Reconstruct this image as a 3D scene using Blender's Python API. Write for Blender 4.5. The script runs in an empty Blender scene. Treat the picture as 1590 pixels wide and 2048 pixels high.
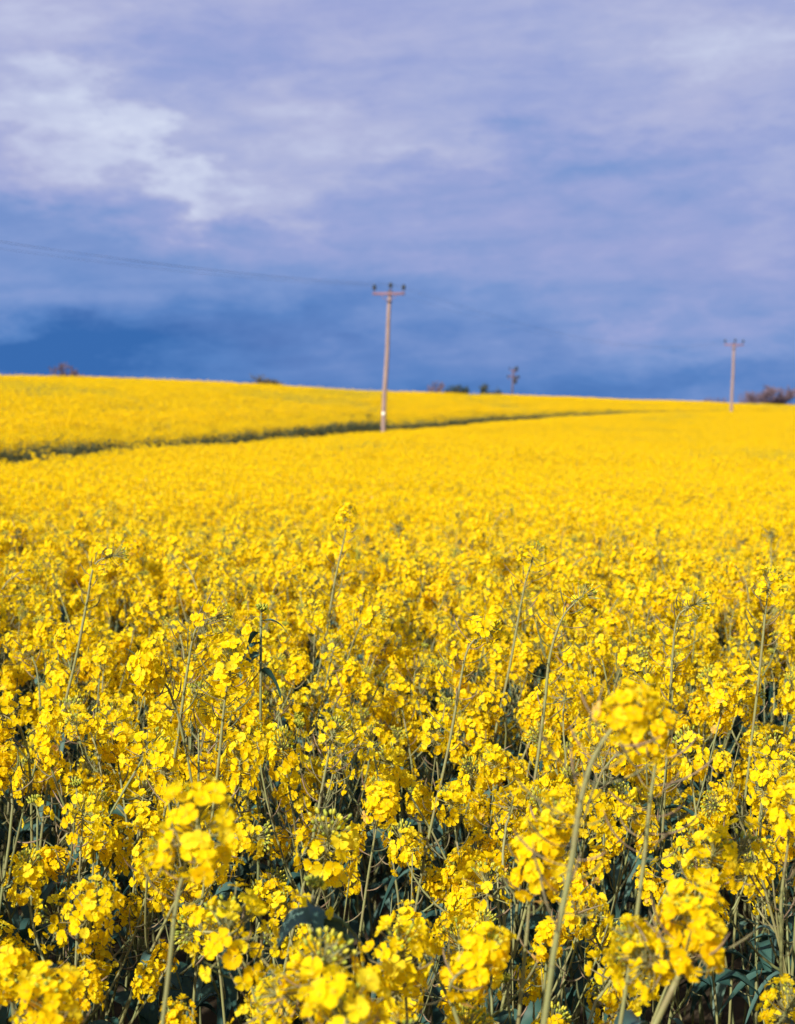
import bpy, math, random
import numpy as np
from mathutils import Vector, Matrix, Euler, noise

rnd = random.Random(7)
S = bpy.context.scene
COL = S.collection
PI = math.pi
R = math.radians

# ------------------------------------------------------------------ camera
FPX = 2924.0                      # focal length in photo pixels (80 mm on 56 mm tall film)
CX, CY = 795.0, 1024.0
CAM = Vector((0, 0, 1.75))
PITCH, ROLL = R(-3.56), R(2.0)
cam_d = bpy.data.cameras.new("camera")
cam = bpy.data.objects.new("camera", cam_d)
COL.objects.link(cam)
MC = Euler((PI / 2 + PITCH, 0, 0)).to_matrix() @ Matrix.Rotation(ROLL, 3, 'Z')
cam.matrix_world = Matrix.Translation(CAM) @ MC.to_4x4()
cam_d.sensor_fit = 'VERTICAL'
cam_d.sensor_height = 56.0
cam_d.sensor_width = 43.5
cam_d.lens = 80.0
cam_d.clip_start = 0.05
cam_d.clip_end = 20000
cam_d.dof.use_dof = True
cam_d.dof.focus_distance = 2.45
cam_d.dof.aperture_fstop = 11.0
S.camera = cam
S.render.resolution_x, S.render.resolution_y = 795, 1024


def ray(px, py):
    return (MC @ Vector(((px - CX) / FPX, (CY - py) / FPX, -1.0))).normalized()


def at(px, py, Y):
    """point at forward distance Y (metres) seen at photo pixel px,py"""
    r = ray(px, py)
    return CAM + r * (Y / r.y)


# ------------------------------------------------------------------ light
SUN_EL, SUN_AZ = R(31), R(-147)        # azimuth measured from +Y towards +X
sund = bpy.data.lights.new("sun", 'SUN')
sund.energy = 4.8
sund.angle = R(0.6)
sund.color = (1.0, 0.90, 0.74)
sun = bpy.data.objects.new("sun", sund)
COL.objects.link(sun)
sdir = Vector((math.sin(SUN_AZ) * math.cos(SUN_EL), math.cos(SUN_AZ) * math.cos(SUN_EL), math.sin(SUN_EL)))
sun.rotation_euler = sdir.to_track_quat('Z', 'Y').to_euler()
sun.location = sdir * 60
S.view_settings.view_transform = 'Standard'
S.view_settings.look = 'None'
S.view_settings.exposure = 0.83
S.view_settings.gamma = 1.0

# ------------------------------------------------------------------ node helper


class NT:
    def __init__(s, tree):
        s.t = tree
        s.n = tree.nodes
        s.l = tree.links

    def node(s, typ, **kw):
        n = s.n.new(typ)
        for k, v in kw.items():
            setattr(n, k, v)
        return n

    def put(s, sock, v):
        if isinstance(v, bpy.types.NodeSocket):
            s.l.new(v, sock)
        elif v is not None:
            sock.default_value = v

    def m(s, op, a, b=None, c=None, clamp=False):
        n = s.node('ShaderNodeMath', operation=op)
        n.use_clamp = clamp
        s.put(n.inputs[0], a)
        if b is not None:
            s.put(n.inputs[1], b)
        if c is not None:
            s.put(n.inputs[2], c)
        return n.outputs[0]

    def mix(s, f, a, b):
        n = s.node('ShaderNodeMix', data_type='RGBA')
        s.put(n.inputs[0], f)
        s.put(n.inputs[6], a)
        s.put(n.inputs[7], b)
        return n.outputs[2]

    def ramp(s, f, stops, interp='LINEAR'):
        n = s.node('ShaderNodeValToRGB')
        n.color_ramp.interpolation = interp
        e = n.color_ramp.elements
        while len(e) < len(stops):
            e.new(0.5)
        for i, (p, c) in enumerate(stops):
            e[i].position = p
            e[i].color = (*c, 1) if len(c) == 3 else c
        s.put(n.inputs[0], f)
        return n.outputs[0]

    def noise(s, vec, scale, detail=3, rough=0.5, dist=0.0):
        n = s.node('ShaderNodeTexNoise')
        s.put(n.inputs['Vector'], vec)
        n.inputs['Scale'].default_value = scale
        n.inputs['Detail'].default_value = detail
        n.inputs['Roughness'].default_value = rough
        n.inputs['Distortion'].default_value = dist
        return n.outputs[0]

    def xyz(s, x, y, z):
        n = s.node('ShaderNodeCombineXYZ')
        s.put(n.inputs[0], x)
        s.put(n.inputs[1], y)
        s.put(n.inputs[2], z)
        return n.outputs[0]


def lin(r, g, b):
    def f(c):
        c /= 255.0
        return c / 12.92 if c <= 0.04045 else ((c + 0.055) / 1.055) ** 2.4
    return (f(r), f(g), f(b))


# ------------------------------------------------------------------ sky
w = bpy.data.worlds.new("World")
S.world = w
w.use_nodes = True
W = NT(w.node_tree)
W.n.clear()
tc = W.node('ShaderNodeTexCoord')
sep = W.node('ShaderNodeSeparateXYZ')
W.l.new(tc.outputs['Generated'], sep.inputs[0])
dx, dy, dz = sep.outputs
AZ = W.m('DEGREES', W.m('ARCTAN2', dx, dy)) if False else W.m('MULTIPLY', W.m('ARCTAN2', dx, dy), 180 / PI)
EL = W.m('MULTIPLY', W.m('ARCSINE', dz), 180 / PI)
# domain warp shared by the big soft shapes
wv = W.xyz(W.m('MULTIPLY', AZ, 0.10), W.m('MULTIPLY', EL, 0.22), 0.0)
n1 = W.node('ShaderNodeTexNoise')
W.put(n1.inputs['Vector'], wv)
n1.inputs['Scale'].default_value = 2.2
n1.inputs['Detail'].default_value = 5
n1.inputs['Roughness'].default_value = 0.6
sc = W.node('ShaderNodeSeparateColor')
W.l.new(n1.outputs['Color'], sc.inputs[0])
AZw = W.m('ADD', AZ, W.m('MULTIPLY', W.m('SUBTRACT', sc.outputs[0], 0.5), 13.0))
ELw = W.m('ADD', EL, W.m('MULTIPLY', W.m('SUBTRACT', sc.outputs[1], 0.5), 6.5))


def azel(px, py):
    r = ray(px, py)
    return math.degrees(math.atan2(r.x, r.y)), math.degrees(math.asin(r.z))


def blob(px, py, rx, ry, amp, ang=0.0):
    """soft cloud mass centred in a direction; radii in degrees"""
    a, e = azel(px, py)
    u = W.m('SUBTRACT', AZw, a)
    v = W.m('SUBTRACT', ELw, e)
    c, s_ = math.cos(R(ang)), math.sin(R(ang))
    u2 = W.m('ADD', W.m('MULTIPLY', u, c / rx), W.m('MULTIPLY', v, s_ / rx))
    v2 = W.m('ADD', W.m('MULTIPLY', u, -s_ / ry), W.m('MULTIPLY', v, c / ry))
    d2 = W.m('ADD', W.m('MULTIPLY', u2, u2), W.m('MULTIPLY', v2, v2))
    return W.m('MULTIPLY', W.m('EXPONENT', W.m('MULTIPLY', d2, -1.0)), amp)


base = W.ramp(W.m('DIVIDE', ELw, 20.0, clamp=True),
              [(0.0, (.13,) * 3), (0.10, (.17,) * 3), (0.25, (.33,) * 3), (0.42, (.50,) * 3),
               (0.60, (.60,) * 3), (0.8, (.60,) * 3), (1.0, (.66,) * 3)])
B = base
for args in [(150, 270, 4.2, 1.6, .05, -12), (1380, 690, 5, 1.4, .07, 0), (50, 280, 3.4, 1.5, .20, -10), (150, 170, 2.0, .8, .14, 0), (250, 260, 2.2, .8, .12, -20), (360, 340, 2.6, .8, .16, -15),
             (450, 400, 2.4, .5, .12, -6), (600, 360, 3.0, 1.2, .10, 10), (640, 250, 4.0, 1.2, .07, 10), (830, 300, 2.8, .5, .08, 12),
             (20, 40, 4.5, 1.8, .10, 0), (480, 110, 4.0, 1.2, -.10, 0), (950, 120, 4.5, 1.3, -.04, 0),
             (1250, 320, 5.5, 1.0, -.13, 10), (1590, 390, 2.2, .9, .10, 10), (1450, 70, 5, 1.4, .12, 0),
             (40, 450, 5.5, 1.1, -.12, -4), (60, 690, 6.5, 1.2, -.22, 0), (480, 620, 5.0, 1.2, -.06, 0),
             (1400, 640, 7, 2.2, .10, 0), (1500, 500, 4, 1.0, .08, 8), (900, 500, 4, .9, .06, 4),
             (700, 660, 3.2, .35, .06, 6), (1280, 620, 2.4, .3, .06, 5)]:
    B = W.m('ADD', B, blob(*args))
# wind-drawn streaks, running slightly uphill to the right
su = W.m('ADD', W.m('MULTIPLY', AZ, 0.055), W.m('MULTIPLY', EL, 0.02))
sv = W.m('SUBTRACT', W.m('MULTIPLY', EL, 0.42), W.m('MULTIPLY', AZ, 0.055))
st1 = W.noise(W.xyz(su, sv, 3.1), 1.5, 5, 0.52, 0.35)
st2 = W.noise(W.xyz(W.m('MULTIPLY', su, 4.6), W.m('MULTIPLY', sv, 1.5), 9.7), 1.9, 7, 0.58, 0.3)
B = W.m('ADD', B, W.m('MULTIPLY', W.m('SUBTRACT', st1, 0.5), 0.34))
B = W.m('ADD', B, W.m('MULTIPLY', W.m('SUBTRACT', st2, 0.5), 0.25))
cloud = W.ramp(B, [(0.0, lin(56, 105, 172)), (0.18, lin(86, 129, 192)), (0.36, lin(120, 149, 204)),
                   (0.52, lin(150, 163, 211)), (0.66, lin(173, 180, 216)), (0.82, lin(200, 208, 232)),
                   (1.0, lin(228, 236, 248))])
hue = W.noise(W.xyz(W.m('MULTIPLY', AZ, 0.05), W.m('MULTIPLY', EL, 0.14), 5.0), 1.6, 3, 0.5)
cloud = W.mix(W.m('MULTIPLY', W.m('SUBTRACT', hue, 0.42, clamp=True), 1.5, clamp=True), cloud,
              W.mix(0.27, cloud, (*lin(182, 168, 208), 1)))
sky = W.node('ShaderNodeTexSky', sky_type='NISHITA')
sky.sun_disc = False
sky.sun_elevation = SUN_EL
sky.sun_rotation = SUN_AZ
skyc = W.node('ShaderNodeVectorMath', operation='SCALE')
W.l.new(sky.outputs[0], skyc.inputs[0])
skyc.inputs[3].default_value = 0.10
front = W.m('SUBTRACT', 1.0, W.m('DIVIDE', W.m('SUBTRACT', W.m('ABSOLUTE', AZ), 70.0), 60.0, clamp=True))
tot = W.mix(front, skyc.outputs[0], cloud)
bg = W.node('ShaderNodeBackground')
W.put(bg.inputs[0], tot)
bg.inputs[1].default_value = 0.59
wo = W.node('ShaderNodeOutputWorld')
W.l.new(bg.outputs[0], wo.inputs[0])

# ------------------------------------------------------------------ materials


def new_mat(name):
    m = bpy.data.materials.new(name)
    m.use_nodes = True
    T = NT(m.node_tree)
    T.n.clear()
    out = T.node('ShaderNodeOutputMaterial')
    return m, T, out


def leafy(name, colour, translucent, rough=0.5, spec=0.3, trans_col=None):
    """diffuse + translucent sheet with a waxy gloss; colour(T, attr) gives the base colour"""
    m, T, out = new_mat(name)
    a = T.node('ShaderNodeAttribute', attribute_name='tint')
    oi = T.node('ShaderNodeObjectInfo')
    c = colour(T, a.outputs['Fac'], oi.outputs['Random'])
    p = T.node('ShaderNodeBsdfPrincipled')
    T.put(p.inputs['Base Color'], c)
    p.inputs['Roughness'].default_value = rough
    p.inputs['Specular IOR Level'].default_value = spec
    tr = T.node('ShaderNodeBsdfTranslucent')
    T.put(tr.inputs[0], c)
    mx = T.node('ShaderNodeMixShader')
    mx.inputs[0].default_value = translucent
    T.l.new(p.outputs[0], mx.inputs[1])
    T.l.new(tr.outputs[0], mx.inputs[2])
    T.l.new(mx.outputs[0], out.inputs[0])
    return m


def c_petal(T, a, r):
    tx = T.node('ShaderNodeTexCoord')
    nz = T.noise(tx.outputs['Object'], 420, 3, 0.6)
    a = T.m('ADD', a, T.m('MULTIPLY', T.m('MULTIPLY', T.m('SUBTRACT', nz, 0.55), 0.9), T.m('LESS_THAN', a, 0.85)))
    return T.ramp(a, [(0.0, (0.87, 0.59, 0.003)), (0.35, (0.92, 0.675, 0.004)), (0.70, (0.95, 0.75, 0.007)),
                      (0.97, (0.95, 0.77, 0.03)), (0.985, (0.90, 0.60, 0.12)), (1.0, (0.88, 0.58, 0.26))])


def c_bud(T, a, r):
    return T.ramp(a, [(0.0, (0.16, 0.22, 0.03)), (0.6, (0.32, 0.36, 0.04)), (1.0, (0.62, 0.52, 0.04))])


def c_stem(T, a, r):
    tx = T.node('ShaderNodeTexCoord')
    nz = T.noise(tx.outputs['Object'], 30, 3, 0.6)
    g = T.ramp(a, [(0.0, (0.085, 0.115, 0.05)), (0.5, (0.145, 0.17, 0.07)), (1.0, (0.21, 0.215, 0.09))])
    return T.mix(T.m('MULTIPLY', T.m('SUBTRACT', nz, 0.45, clamp=True), 2.2, clamp=True), g, (0.17, 0.12, 0.08, 1))


def c_pod(T, a, r):
    return T.ramp(a, [(0.0, (0.09, 0.115, 0.045)), (0.5, (0.15, 0.13, 0.07)), (1.0, (0.21, 0.145, 0.10))])


def c_leaf(T, a, r):
    return T.ramp(a, [(0.0, (0.014, 0.046, 0.044)), (0.5, (0.028, 0.080, 0.070)), (0.85, (0.065, 0.130, 0.120)),
                      (1.0, (0.09, 0.13, 0.045))])


M_PETAL = leafy("petal", c_petal, 0.55, 0.6, 0.08)
M_BUD = leafy("flower bud", c_bud, 0.1, 0.5, 0.3)
M_STEM = leafy("rape stem", c_stem, 0.0, 0.55, 0.3)
M_POD = leafy("seed pod", c_pod, 0.05, 0.55, 0.3)
M_LEAF = leafy("waxy leaf", c_leaf, 0.12, 0.55, 0.25)
MATS = [M_PETAL, M_BUD, M_STEM, M_POD, M_LEAF]
PETAL, BUD, STEM, POD, LEAF = range(5)


def simple(name, stops, scale=4.0, rough=0.8, spec=0.2, stretch=(1, 1, 1), metal=0.0, detail=5, bump=0.0):
    m, T, out = new_mat(name)
    tx = T.node('ShaderNodeTexCoord')
    mp = T.node('ShaderNodeMapping')
    mp.inputs['Scale'].default_value = stretch
    T.l.new(tx.outputs['Object'], mp.inputs[0])
    f = T.noise(mp.outputs[0], scale, detail, 0.6)
    c = T.ramp(f, stops)
    p = T.node('ShaderNodeBsdfPrincipled')
    T.put(p.inputs['Base Color'], c)
    p.inputs['Roughness'].default_value = rough
    p.inputs['Specular IOR Level'].default_value = spec
    p.inputs['Metallic'].default_value = metal
    if bump:
        b = T.node('ShaderNodeBump')
        b.inputs['Strength'].default_value = bump
        b.inputs['Distance'].default_value = 0.02
        T.put(b.inputs['Height'], f)
        T.l.new(b.outputs[0], p.inputs['Normal'])
    T.l.new(p.outputs[0], out.inputs[0])
    return m


M_SOIL = simple("soil", [(0.3, (0.035, 0.028, 0.02)), (0.7, (0.075, 0.058, 0.04))], 6, 0.95, 0.1, bump=0.6)
M_WOOD = simple("weathered pole timber", [(0.3, (0.17, 0.12, 0.115)), (0.7, (0.31, 0.235, 0.225))], 3.0, 0.85, 0.15,
                (6, 6, 0.5))
M_WOODD = simple("dark creosoted timber", [(0.3, (0.07, 0.055, 0.07)), (0.7, (0.12, 0.09, 0.11))], 3.0, 0.85, 0.15, (6, 6, 0.5))
M_RUST = simple("rusty galvanised steel", [(0.3, (0.13, 0.07, 0.10)), (0.7, (0.22, 0.13, 0.17))], 8, 0.6, 0.3)
M_CERA = simple("dark glazed porcelain", [(0.3, (0.012, 0.02, 0.035)), (0.7, (0.02, 0.03, 0.045))], 8, 0.25, 0.5)
M_BLACK = simple("black fitting", [(0.3, (0.02, 0.02, 0.025)), (0.7, (0.04, 0.04, 0.045))], 8, 0.6, 0.3)
M_WIRE = simple("aluminium conductor", [(0.3, (0.06, 0.065, 0.08)), (0.7, (0.09, 0.095, 0.11))], 8, 0.5, 0.3)
M_PLATE = simple("pale enamel plate", [(0.3, (0.62, 0.60, 0.56)), (0.7, (0.78, 0.76, 0.72))], 8, 0.5, 0.3)
M_BARK = simple("bare twig bark", [(0.3, (0.085, 0.062, 0.085)), (0.7, (0.15, 0.11, 0.145))], 3, 0.9, 0.1)
M_BARKG = simple("olive twig bark", [(0.3, (0.07, 0.06, 0.035)), (0.7, (0.13, 0.11, 0.06))], 3, 0.9, 0.1)
M_HOLLY = simple("dark evergreen leaf", [(0.3, (0.010, 0.026, 0.020)), (0.7, (0.03, 0.055, 0.035))], 3, 0.5, 0.3)

# ------------------------------------------------------------------ mesh builder


class Geo:
    def __init__(s):
        s.v = []
        s.f = []
        s.m = []
        s.t = []
        s.nv = 0

    def add(s, verts, faces, mat, tint=0.5):
        """verts: (n,3) array; faces: list of index tuples"""
        verts = np.asarray(verts, dtype=np.float32).reshape(-1, 3)
        b = s.nv
        s.v.append(verts)
        s.nv += len(verts)
        for f in faces:
            s.f.append(tuple(i + b for i in f))
        s.m.extend([mat] * len(faces))
        s.t.append(np.full(len(verts), tint, dtype=np.float32))

    def merge(s, g, M=None, tshift=0.0):
        v, f, m, t = g.arrays()
        if M is not None:
            A = np.array(M)
            v = v @ A[:3, :3].T + A[:3, 3]
        b = s.nv
        s.v.append(v.astype(np.float32))
        s.nv += len(v)
        s.f.extend(tuple(i + b for i in q) for q in f)
        s.m.extend(m)
        s.t.append(t)

    def arrays(s):
        if len(s.v) > 1:
            s.v = [np.concatenate(s.v)]
            s.t = [np.concatenate(s.t)]
        return s.v[0], s.f, s.m, s.t[0]

    def mesh(s, name, mats, smooth=True):
        v, f, m, t = s.arrays()
        me = bpy.data.meshes.new(name)
        me.from_pydata(v.tolist(), [], f)
        used = sorted(set(m))
        for k in used:
            me.materials.append(mats[k])
        lut = {k: i for i, k in enumerate(used)}
        me.polygons.foreach_set('material_index', [lut[k] for k in m])
        me.polygons.foreach_set('use_smooth', [smooth] * len(f))
        a = me.attributes.new('tint', 'FLOAT', 'POINT')
        a.data.foreach_set('value', t)
        me.update()
        return me


def tube(g, pts, r0, r1, mat, tint=0.5, sides=5, radii=None, cap=True):
    pts = [Vector(p) for p in pts]
    n = len(pts)
    vs = []
    up = Vector((0.13, 0.9, 0.31)).normalized()
    for i, p in enumerate(pts):
        d = (pts[min(i + 1, n - 1)] - pts[max(i - 1, 0)])
        if d.length < 1e-9:
            d = Vector((0, 0, 1))
        d.normalize()
        a = d.cross(up)
        if a.length < 0.05:
            a = d.cross(Vector((1, 0, 0)))
        a.normalize()
        b = d.cross(a)
        r = radii[i] if radii else r0 + (r1 - r0) * i / (n - 1)
        for k in range(sides):
            th = 2 * PI * k / sides
            vs.append(p + (a * math.cos(th) + b * math.sin(th)) * r)
    fs = []
    for i in range(n - 1):
        for k in range(sides):
            k2 = (k + 1) % sides
            fs.append((i * sides + k, i * sides + k2, (i + 1) * sides + k2, (i + 1) * sides + k))
    if cap:
        fs.append(tuple(range((n - 1) * sides, n * sides)))
        fs.append(tuple(reversed(range(sides))))
    g.add([tuple(v) for v in vs], fs, mat, tint)


def curve(p0, p1, p2, n):
    out = []
    for i in range(n + 1):
        t = i / n
        out.append(p0 * (1 - t) ** 2 + p1 * (2 * t * (1 - t)) + p2 * t * t)
    return out


def frame_z(d, spin=0.0):
    return (d.normalized().to_track_quat('Z', 'Y').to_matrix() @ Matrix.Rotation(spin, 3, 'Z'))


# petals ---------------------------------------------------------------
ROWS = [(0.0, .12), (.20, .28), (.42, .78), (.68, 1.0), (.88, .84), (1.0, .46)]


def petal_verts(L, Wd, lift, curl, rg):
    vs = []
    w2 = Wd / 2
    tw = rg.uniform(-.25, .25)
    for t, wf in ROWS:
        r = t * L
        z = r * math.sin(lift) - curl * L * t * t
        rr = r * math.cos(lift)
        for s_ in (-1, -.35, .35, 1):
            notch = -0.05 * L if (t == 1.0 and abs(s_) < .5) else 0
            vs.append((rr + notch * .5 - (0.10 * L if t == 1.0 and abs(s_) == 1 else 0),
                       s_ * w2 * wf, z + 0.13 * Wd * wf * (abs(s_) ** 2) + tw * s_ * w2 * wf * t))
    return np.array(vs)


PF = [(r * 4 + c, r * 4 + c + 1, (r + 1) * 4 + c + 1, (r + 1) * 4 + c) for r in range(5) for c in range(3)]


def add_flower(g, pos, d, size, rg, detail=2, tint=None):
    if tint is None:
        tint = rg.random() * .974 if rg.random() > .012 else rg.uniform(.978, 1)
    F = np.array(frame_z(d, rg.uniform(0, 2 * PI)))
    lift = R(rg.uniform(8, 38))
    L = size * 0.56
    for k in range(4):
        if rg.random() < .03:
            continue
        a = k * PI / 2 + rg.uniform(-.18, .18)
        c, s_ = math.cos(a), math.sin(a)
        Rz = np.array([[c, -s_, 0], [s_, c, 0], [0, 0, 1]])
        tt = min(.965, max(0, tint + rg.uniform(-.10, .10))) if tint < .975 else tint
        lf = lift + rg.uniform(-.2, .2)
        if detail == 2:
            v = petal_verts(L, L * rg.uniform(.90, 1.08), lf, rg.uniform(0.05, .3), rg)
            g.add((v @ Rz.T) @ F.T + np.array(pos), PF, PETAL, tt)
        else:
            z1 = L * .6 * math.sin(lf)
            z2 = L * math.sin(lf) * .75
            v = np.array([(0, 0, 0), (L * .55, -L * .46, z1), (L * 1.0, -L * .2, z2), (L * 1.0, L * .2, z2),
                          (L * .55, L * .46, z1)])
            g.add((v @ Rz.T) @ F.T + np.array(pos), [(0, 1, 2, 3, 4)], PETAL, tt)
    if detail == 2:   # stamens and pistil
        for k in range(5):
            a = k * 2 * PI / 5 + .3
            h = L * .42
            q = np.array([(0, 0, 0), (math.cos(a) * L * .18, math.sin(a) * L * .18, h),
                          (math.cos(a + .5) * L * .22, math.sin(a + .5) * L * .22, h * .95)])
            g.add(q @ F.T + np.array(pos), [(0, 1, 2)], BUD, .95)


def add_bud(g, pos, d, ln, r, tint):
    F = np.array(frame_z(d))
    vs = [(0, 0, 0)]
    for z, rr in ((.25, .85), (.65, 1.0), (.9, .6)):
        for k in range(5):
            a = 2 * PI * k / 5
            vs.append((rr * r * math.cos(a), rr * r * math.sin(a), z * ln))
    vs.append((0, 0, ln))
    fs = [(0, 1 + (k + 1) % 5, 1 + k) for k in range(5)]
    for j in range(2):
        for k in range(5):
            k2 = (k + 1) % 5
            fs.append((1 + j * 5 + k, 1 + j * 5 + k2, 6 + j * 5 + k2, 6 + j * 5 + k))
    fs += [(11 + k, 11 + (k + 1) % 5, 16) for k in range(5)]
    g.add(np.array(vs) @ F.T + np.array(pos), fs, BUD, tint)


def head_geo(rg, n=24, rad=.030, size=.0172, buds=14, budlift=0.0, span=(30, 118), height=.03):
    """a raceme seen whole: open flowers in a loose dome round a knot of buds; axis = +Z, origin where stem ends"""
    g = Geo()
    tube(g, [(0, 0, -height * .9), (0, 0, height * .35)], .0018, .0012, STEM, .6, 5)
    for i in range(n):
        t = (i + .5) / n
        th = R(span[0] + (span[1] - span[0]) * t ** .85 + rg.uniform(-9, 9))
        ph = i * 2.39996 + rg.uniform(-.35, .35)
        d = Vector((math.sin(th) * math.cos(ph), math.sin(th) * math.sin(ph), math.cos(th)))
        o = Vector((0, 0, height * (.3 - 1.0 * t)))
        ln = rad * rg.uniform(.62, 1.22)
        p = o + d * ln
        tube(g, [o, o + d * ln * .5 + Vector((0, 0, -.001)), p], .0007, .0006, STEM, .9, 3, cap=False)
        nd = (d + Vector((0, 0, rg.uniform(.0, .5))) + Vector((rg.uniform(-.4, .4), rg.uniform(-.4, .4), rg.uniform(-.3, .3)))).normalized()
        add_flower(g, p, nd, size * rg.uniform(.74, 1.1), rg, 2)
    for i in range(buds):
        t = (i + .5) / buds
        th = R(6 + 42 * t ** .6)
        ph = i * 2.39996
        d = Vector((math.sin(th) * math.cos(ph), math.sin(th) * math.sin(ph), math.cos(th)))
        o = Vector((0, 0, height * .3))
        ln = rad * rg.uniform(.34, .6) + budlift
        tube(g, [o, o + d * ln], .0006, .0006, STEM, .9, 3, cap=False)
        add_bud(g, o + d * ln, d, .0062 * rg.uniform(.8, 1.2), .0016 * rg.uniform(.9, 1.2), rg.uniform(.1, .9))
    return g


def add_pods(g, pts, rg, n, start=.0, end=1.0, L=.045, sides=4, r=.0010, seg=5):
    """seed pods strung along a stem path given as points (top at index 0)"""
    m = len(pts) - 1
    for i in range(n):
        t = start + (end - start) * (i + rg.random() * .8) / n
        k = min(int(t * m), m - 1)
        f = t * m - k
        o = pts[k].lerp(pts[k + 1], f)
        ax = (pts[k] - pts[k + 1]).normalized()
        ph = i * 2.39996 + rg.uniform(-.4, .4)
        a = ax.orthogonal().normalized()
        b = ax.cross(a)
        out = a * math.cos(ph) + b * math.sin(ph)
        ln = L * rg.uniform(.7, 1.35)
        mid = o + out * ln * .62 + ax * ln * rg.uniform(-.10, .22)
        tip = mid + out * ln * rg.uniform(.15, .5) + ax * ln * rg.uniform(.35, .8)
        cp = curve(o, mid, tip, seg)
        rr = [r * .75] * (seg // 2) + [r * 1.25] * (seg - seg // 2) + [r * .4]
        tube(g, cp, 0, 0, POD, rg.random(), sides, radii=rr[:seg + 1], cap=False)


def add_leaf(g, pos, outd, L, Wd, rg, droop=.6, rise=.5, seg=7, tint=None):
    out = Vector(outd).normalized()
    side = out.cross(Vector((0, 0, 1))).normalized()
    if tint is None:
        tint = rg.random() * .9
    vs = []
    cols = (-1, -.5, 0, .5, 1)
    wav = rg.uniform(0, 6)
    tw = rg.uniform(-.5, .5)
    for i in range(seg + 1):
        t = i / seg
        c = Vector(pos) + out * (L * (t - .12 * t * t)) + Vector((0, 0, L * (rise * t - (rise + droop) * t * t)))
        wf = math.sin(PI * min(1, .12 + .88 * t)) ** .7 * (1 - .25 * t)
        if i == seg:
            wf = .03
        for s_ in cols:
            z = .22 * Wd * wf * s_ * s_ + .08 * Wd * math.sin(9 * t + wav + s_ * 2) * abs(s_) + tw * s_ * Wd * .5 * wf
            vs.append(tuple(c + side * (s_ * Wd * .5 * wf) + Vector((0, 0, z))))
    fs = [(i * 5 + c, i * 5 + c + 1, (i + 1) * 5 + c + 1, (i + 1) * 5 + c) for i in range(seg) for c in range(4)]
    g.add(vs, fs, LEAF, tint)


# ------------------------------------------------------------------ terrain
def interp(x, xs, ys):
    return float(np.interp(x, xs, ys))


def slope_of(px, py):
    r = ray(px, py)
    return r.x / r.y, r.z / r.y


# tramline across the middle distance, as points on the ground plan
TRACK = [(at(px_, 1000, d_).x, d_) for px_, d_ in ((-1500, 15.0), (-420, 20.5), (0, 26.0), (250, 36.0), (500, 50.0), (620, 62.0),
                                                                      (700, 73.0), (766, 86.5), (1000, 114.0), (1250, 150.0), (1455, 173.5))] + [(70.0, 207.0)]
TX = np.array([p[0] for p in TRACK])
TY = np.array([p[1] for p in TRACK])


def track_dist(x, y):
    """signed distance; positive on the far (left/uphill) side"""
    best, sg = 1e9, 1
    for i in range(len(TRACK) - 1):
        ax, ay = TRACK[i]
        bx, by = TRACK[i + 1]
        vx, vy = bx - ax, by - ay
        t = max(0, min(1, ((x - ax) * vx + (y - ay) * vy) / (vx * vx + vy * vy)))
        d = math.hypot(x - ax - t * vx, y - ay - t * vy)
        if d < best:
            best = d
            sg = 1 if vx * (y - ay) - vy * (x - ax) > 0 else -1
    return best * sg


CR = []       # crest: slope along each bearing
for px, py, dc in [(0, 758, 105), (270, 764, 115), (540, 775, 128), (800, 787, 147), (1100, 796, 175), (1350, 804, 205), (1590, 813, 225)]:
    a_, e_ = slope_of(px, py)
    CR.append((a_, e_, dc))
CA = [c[0] for c in CR]
CE = [c[1] for c in CR]
CD = [c[2] for c in CR]
# where the tramline lies along each bearing
TA, TD = [], []
for i in range(200):
    f = i / 199 * (len(TRACK) - 2) + 1
    k = min(int(f), len(TRACK) - 2)
    t = f - k
    x = TX[k] + (TX[k + 1] - TX[k]) * t
    y = TY[k] + (TY[k + 1] - TY[k]) * t
    TA.append(x / y)
    TD.append(y)
o_ = np.argsort(TA)
TA = np.array(TA)[o_]
TD = np.array(TD)[o_]


def near_z(a, d):
    """canopy-relative level of the near field, 0 at the camera"""
    z = float(np.mean(np.interp([d - .08 * d, d - .04 * d, d, d + .04 * d, d + .08 * d],
                                [0, 6.2, 8.5, 12, 26, 36, 50, 62, 73, 84, 114, 150, 171, 225, 400],
                                [0, 0, -.25, -.41, -.42, -.37, -.30, -.23, -.19, -.13, .80, 2.12, 2.99, 5.1, 11])))
    return z


def bump(t):
    return t * t * (3 - 2 * t)


def ground(x, y):
    d = max(y, .01)
    if y < 1.0:
        return 0.0
    a = max(-.6, min(.6, x / d))
    dt = float(np.interp(a, TA, TD))
    dc = float(np.interp(a, CA, CD))
    ec = float(np.interp(a, CA, CE))
    zc = .55 + ec * dc
    if dt > dc - 25:
        dt = dc - 25
    zn = near_z(a, d)
    if d < dt:
        z = zn
    else:
        zt = near_z(a, dt)
        step = interp(dt, [10, 26, 36, 50, 62, 73, 86, 114, 150, 180], [.03, .06, .05, .10, .20, .28, .30, .27, .16, .06])
        t = (d - dt) / (dc - dt)
        wdt = min(1, (d - dt) / (4.0 if dt > 50 else 2.0))
        if t < 1:
            # rises steadily then rolls over at the crest
            f = t * (1.55 - .55 * t * t) if False else (1 - (1 - t) ** 1.45)
            z = zt + step * bump(wdt) + (zc - zt - step) * f
        else:
            z = zc - (d - dc) * .012 - .00006 * (d - dc) ** 2 if d < dc + 180 else zc - 2.16 - 1.94
            z = max(z, -2.0)
    n = noise.noise(Vector((x * .11, y * .11, 0))) * .06 * min(1, d / 12) + noise.noise(Vector((x * .03, y * .03, 4))) * .12 * min(1, d / 60)
    return z + n * (1 if d < 400 else 0)


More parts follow.
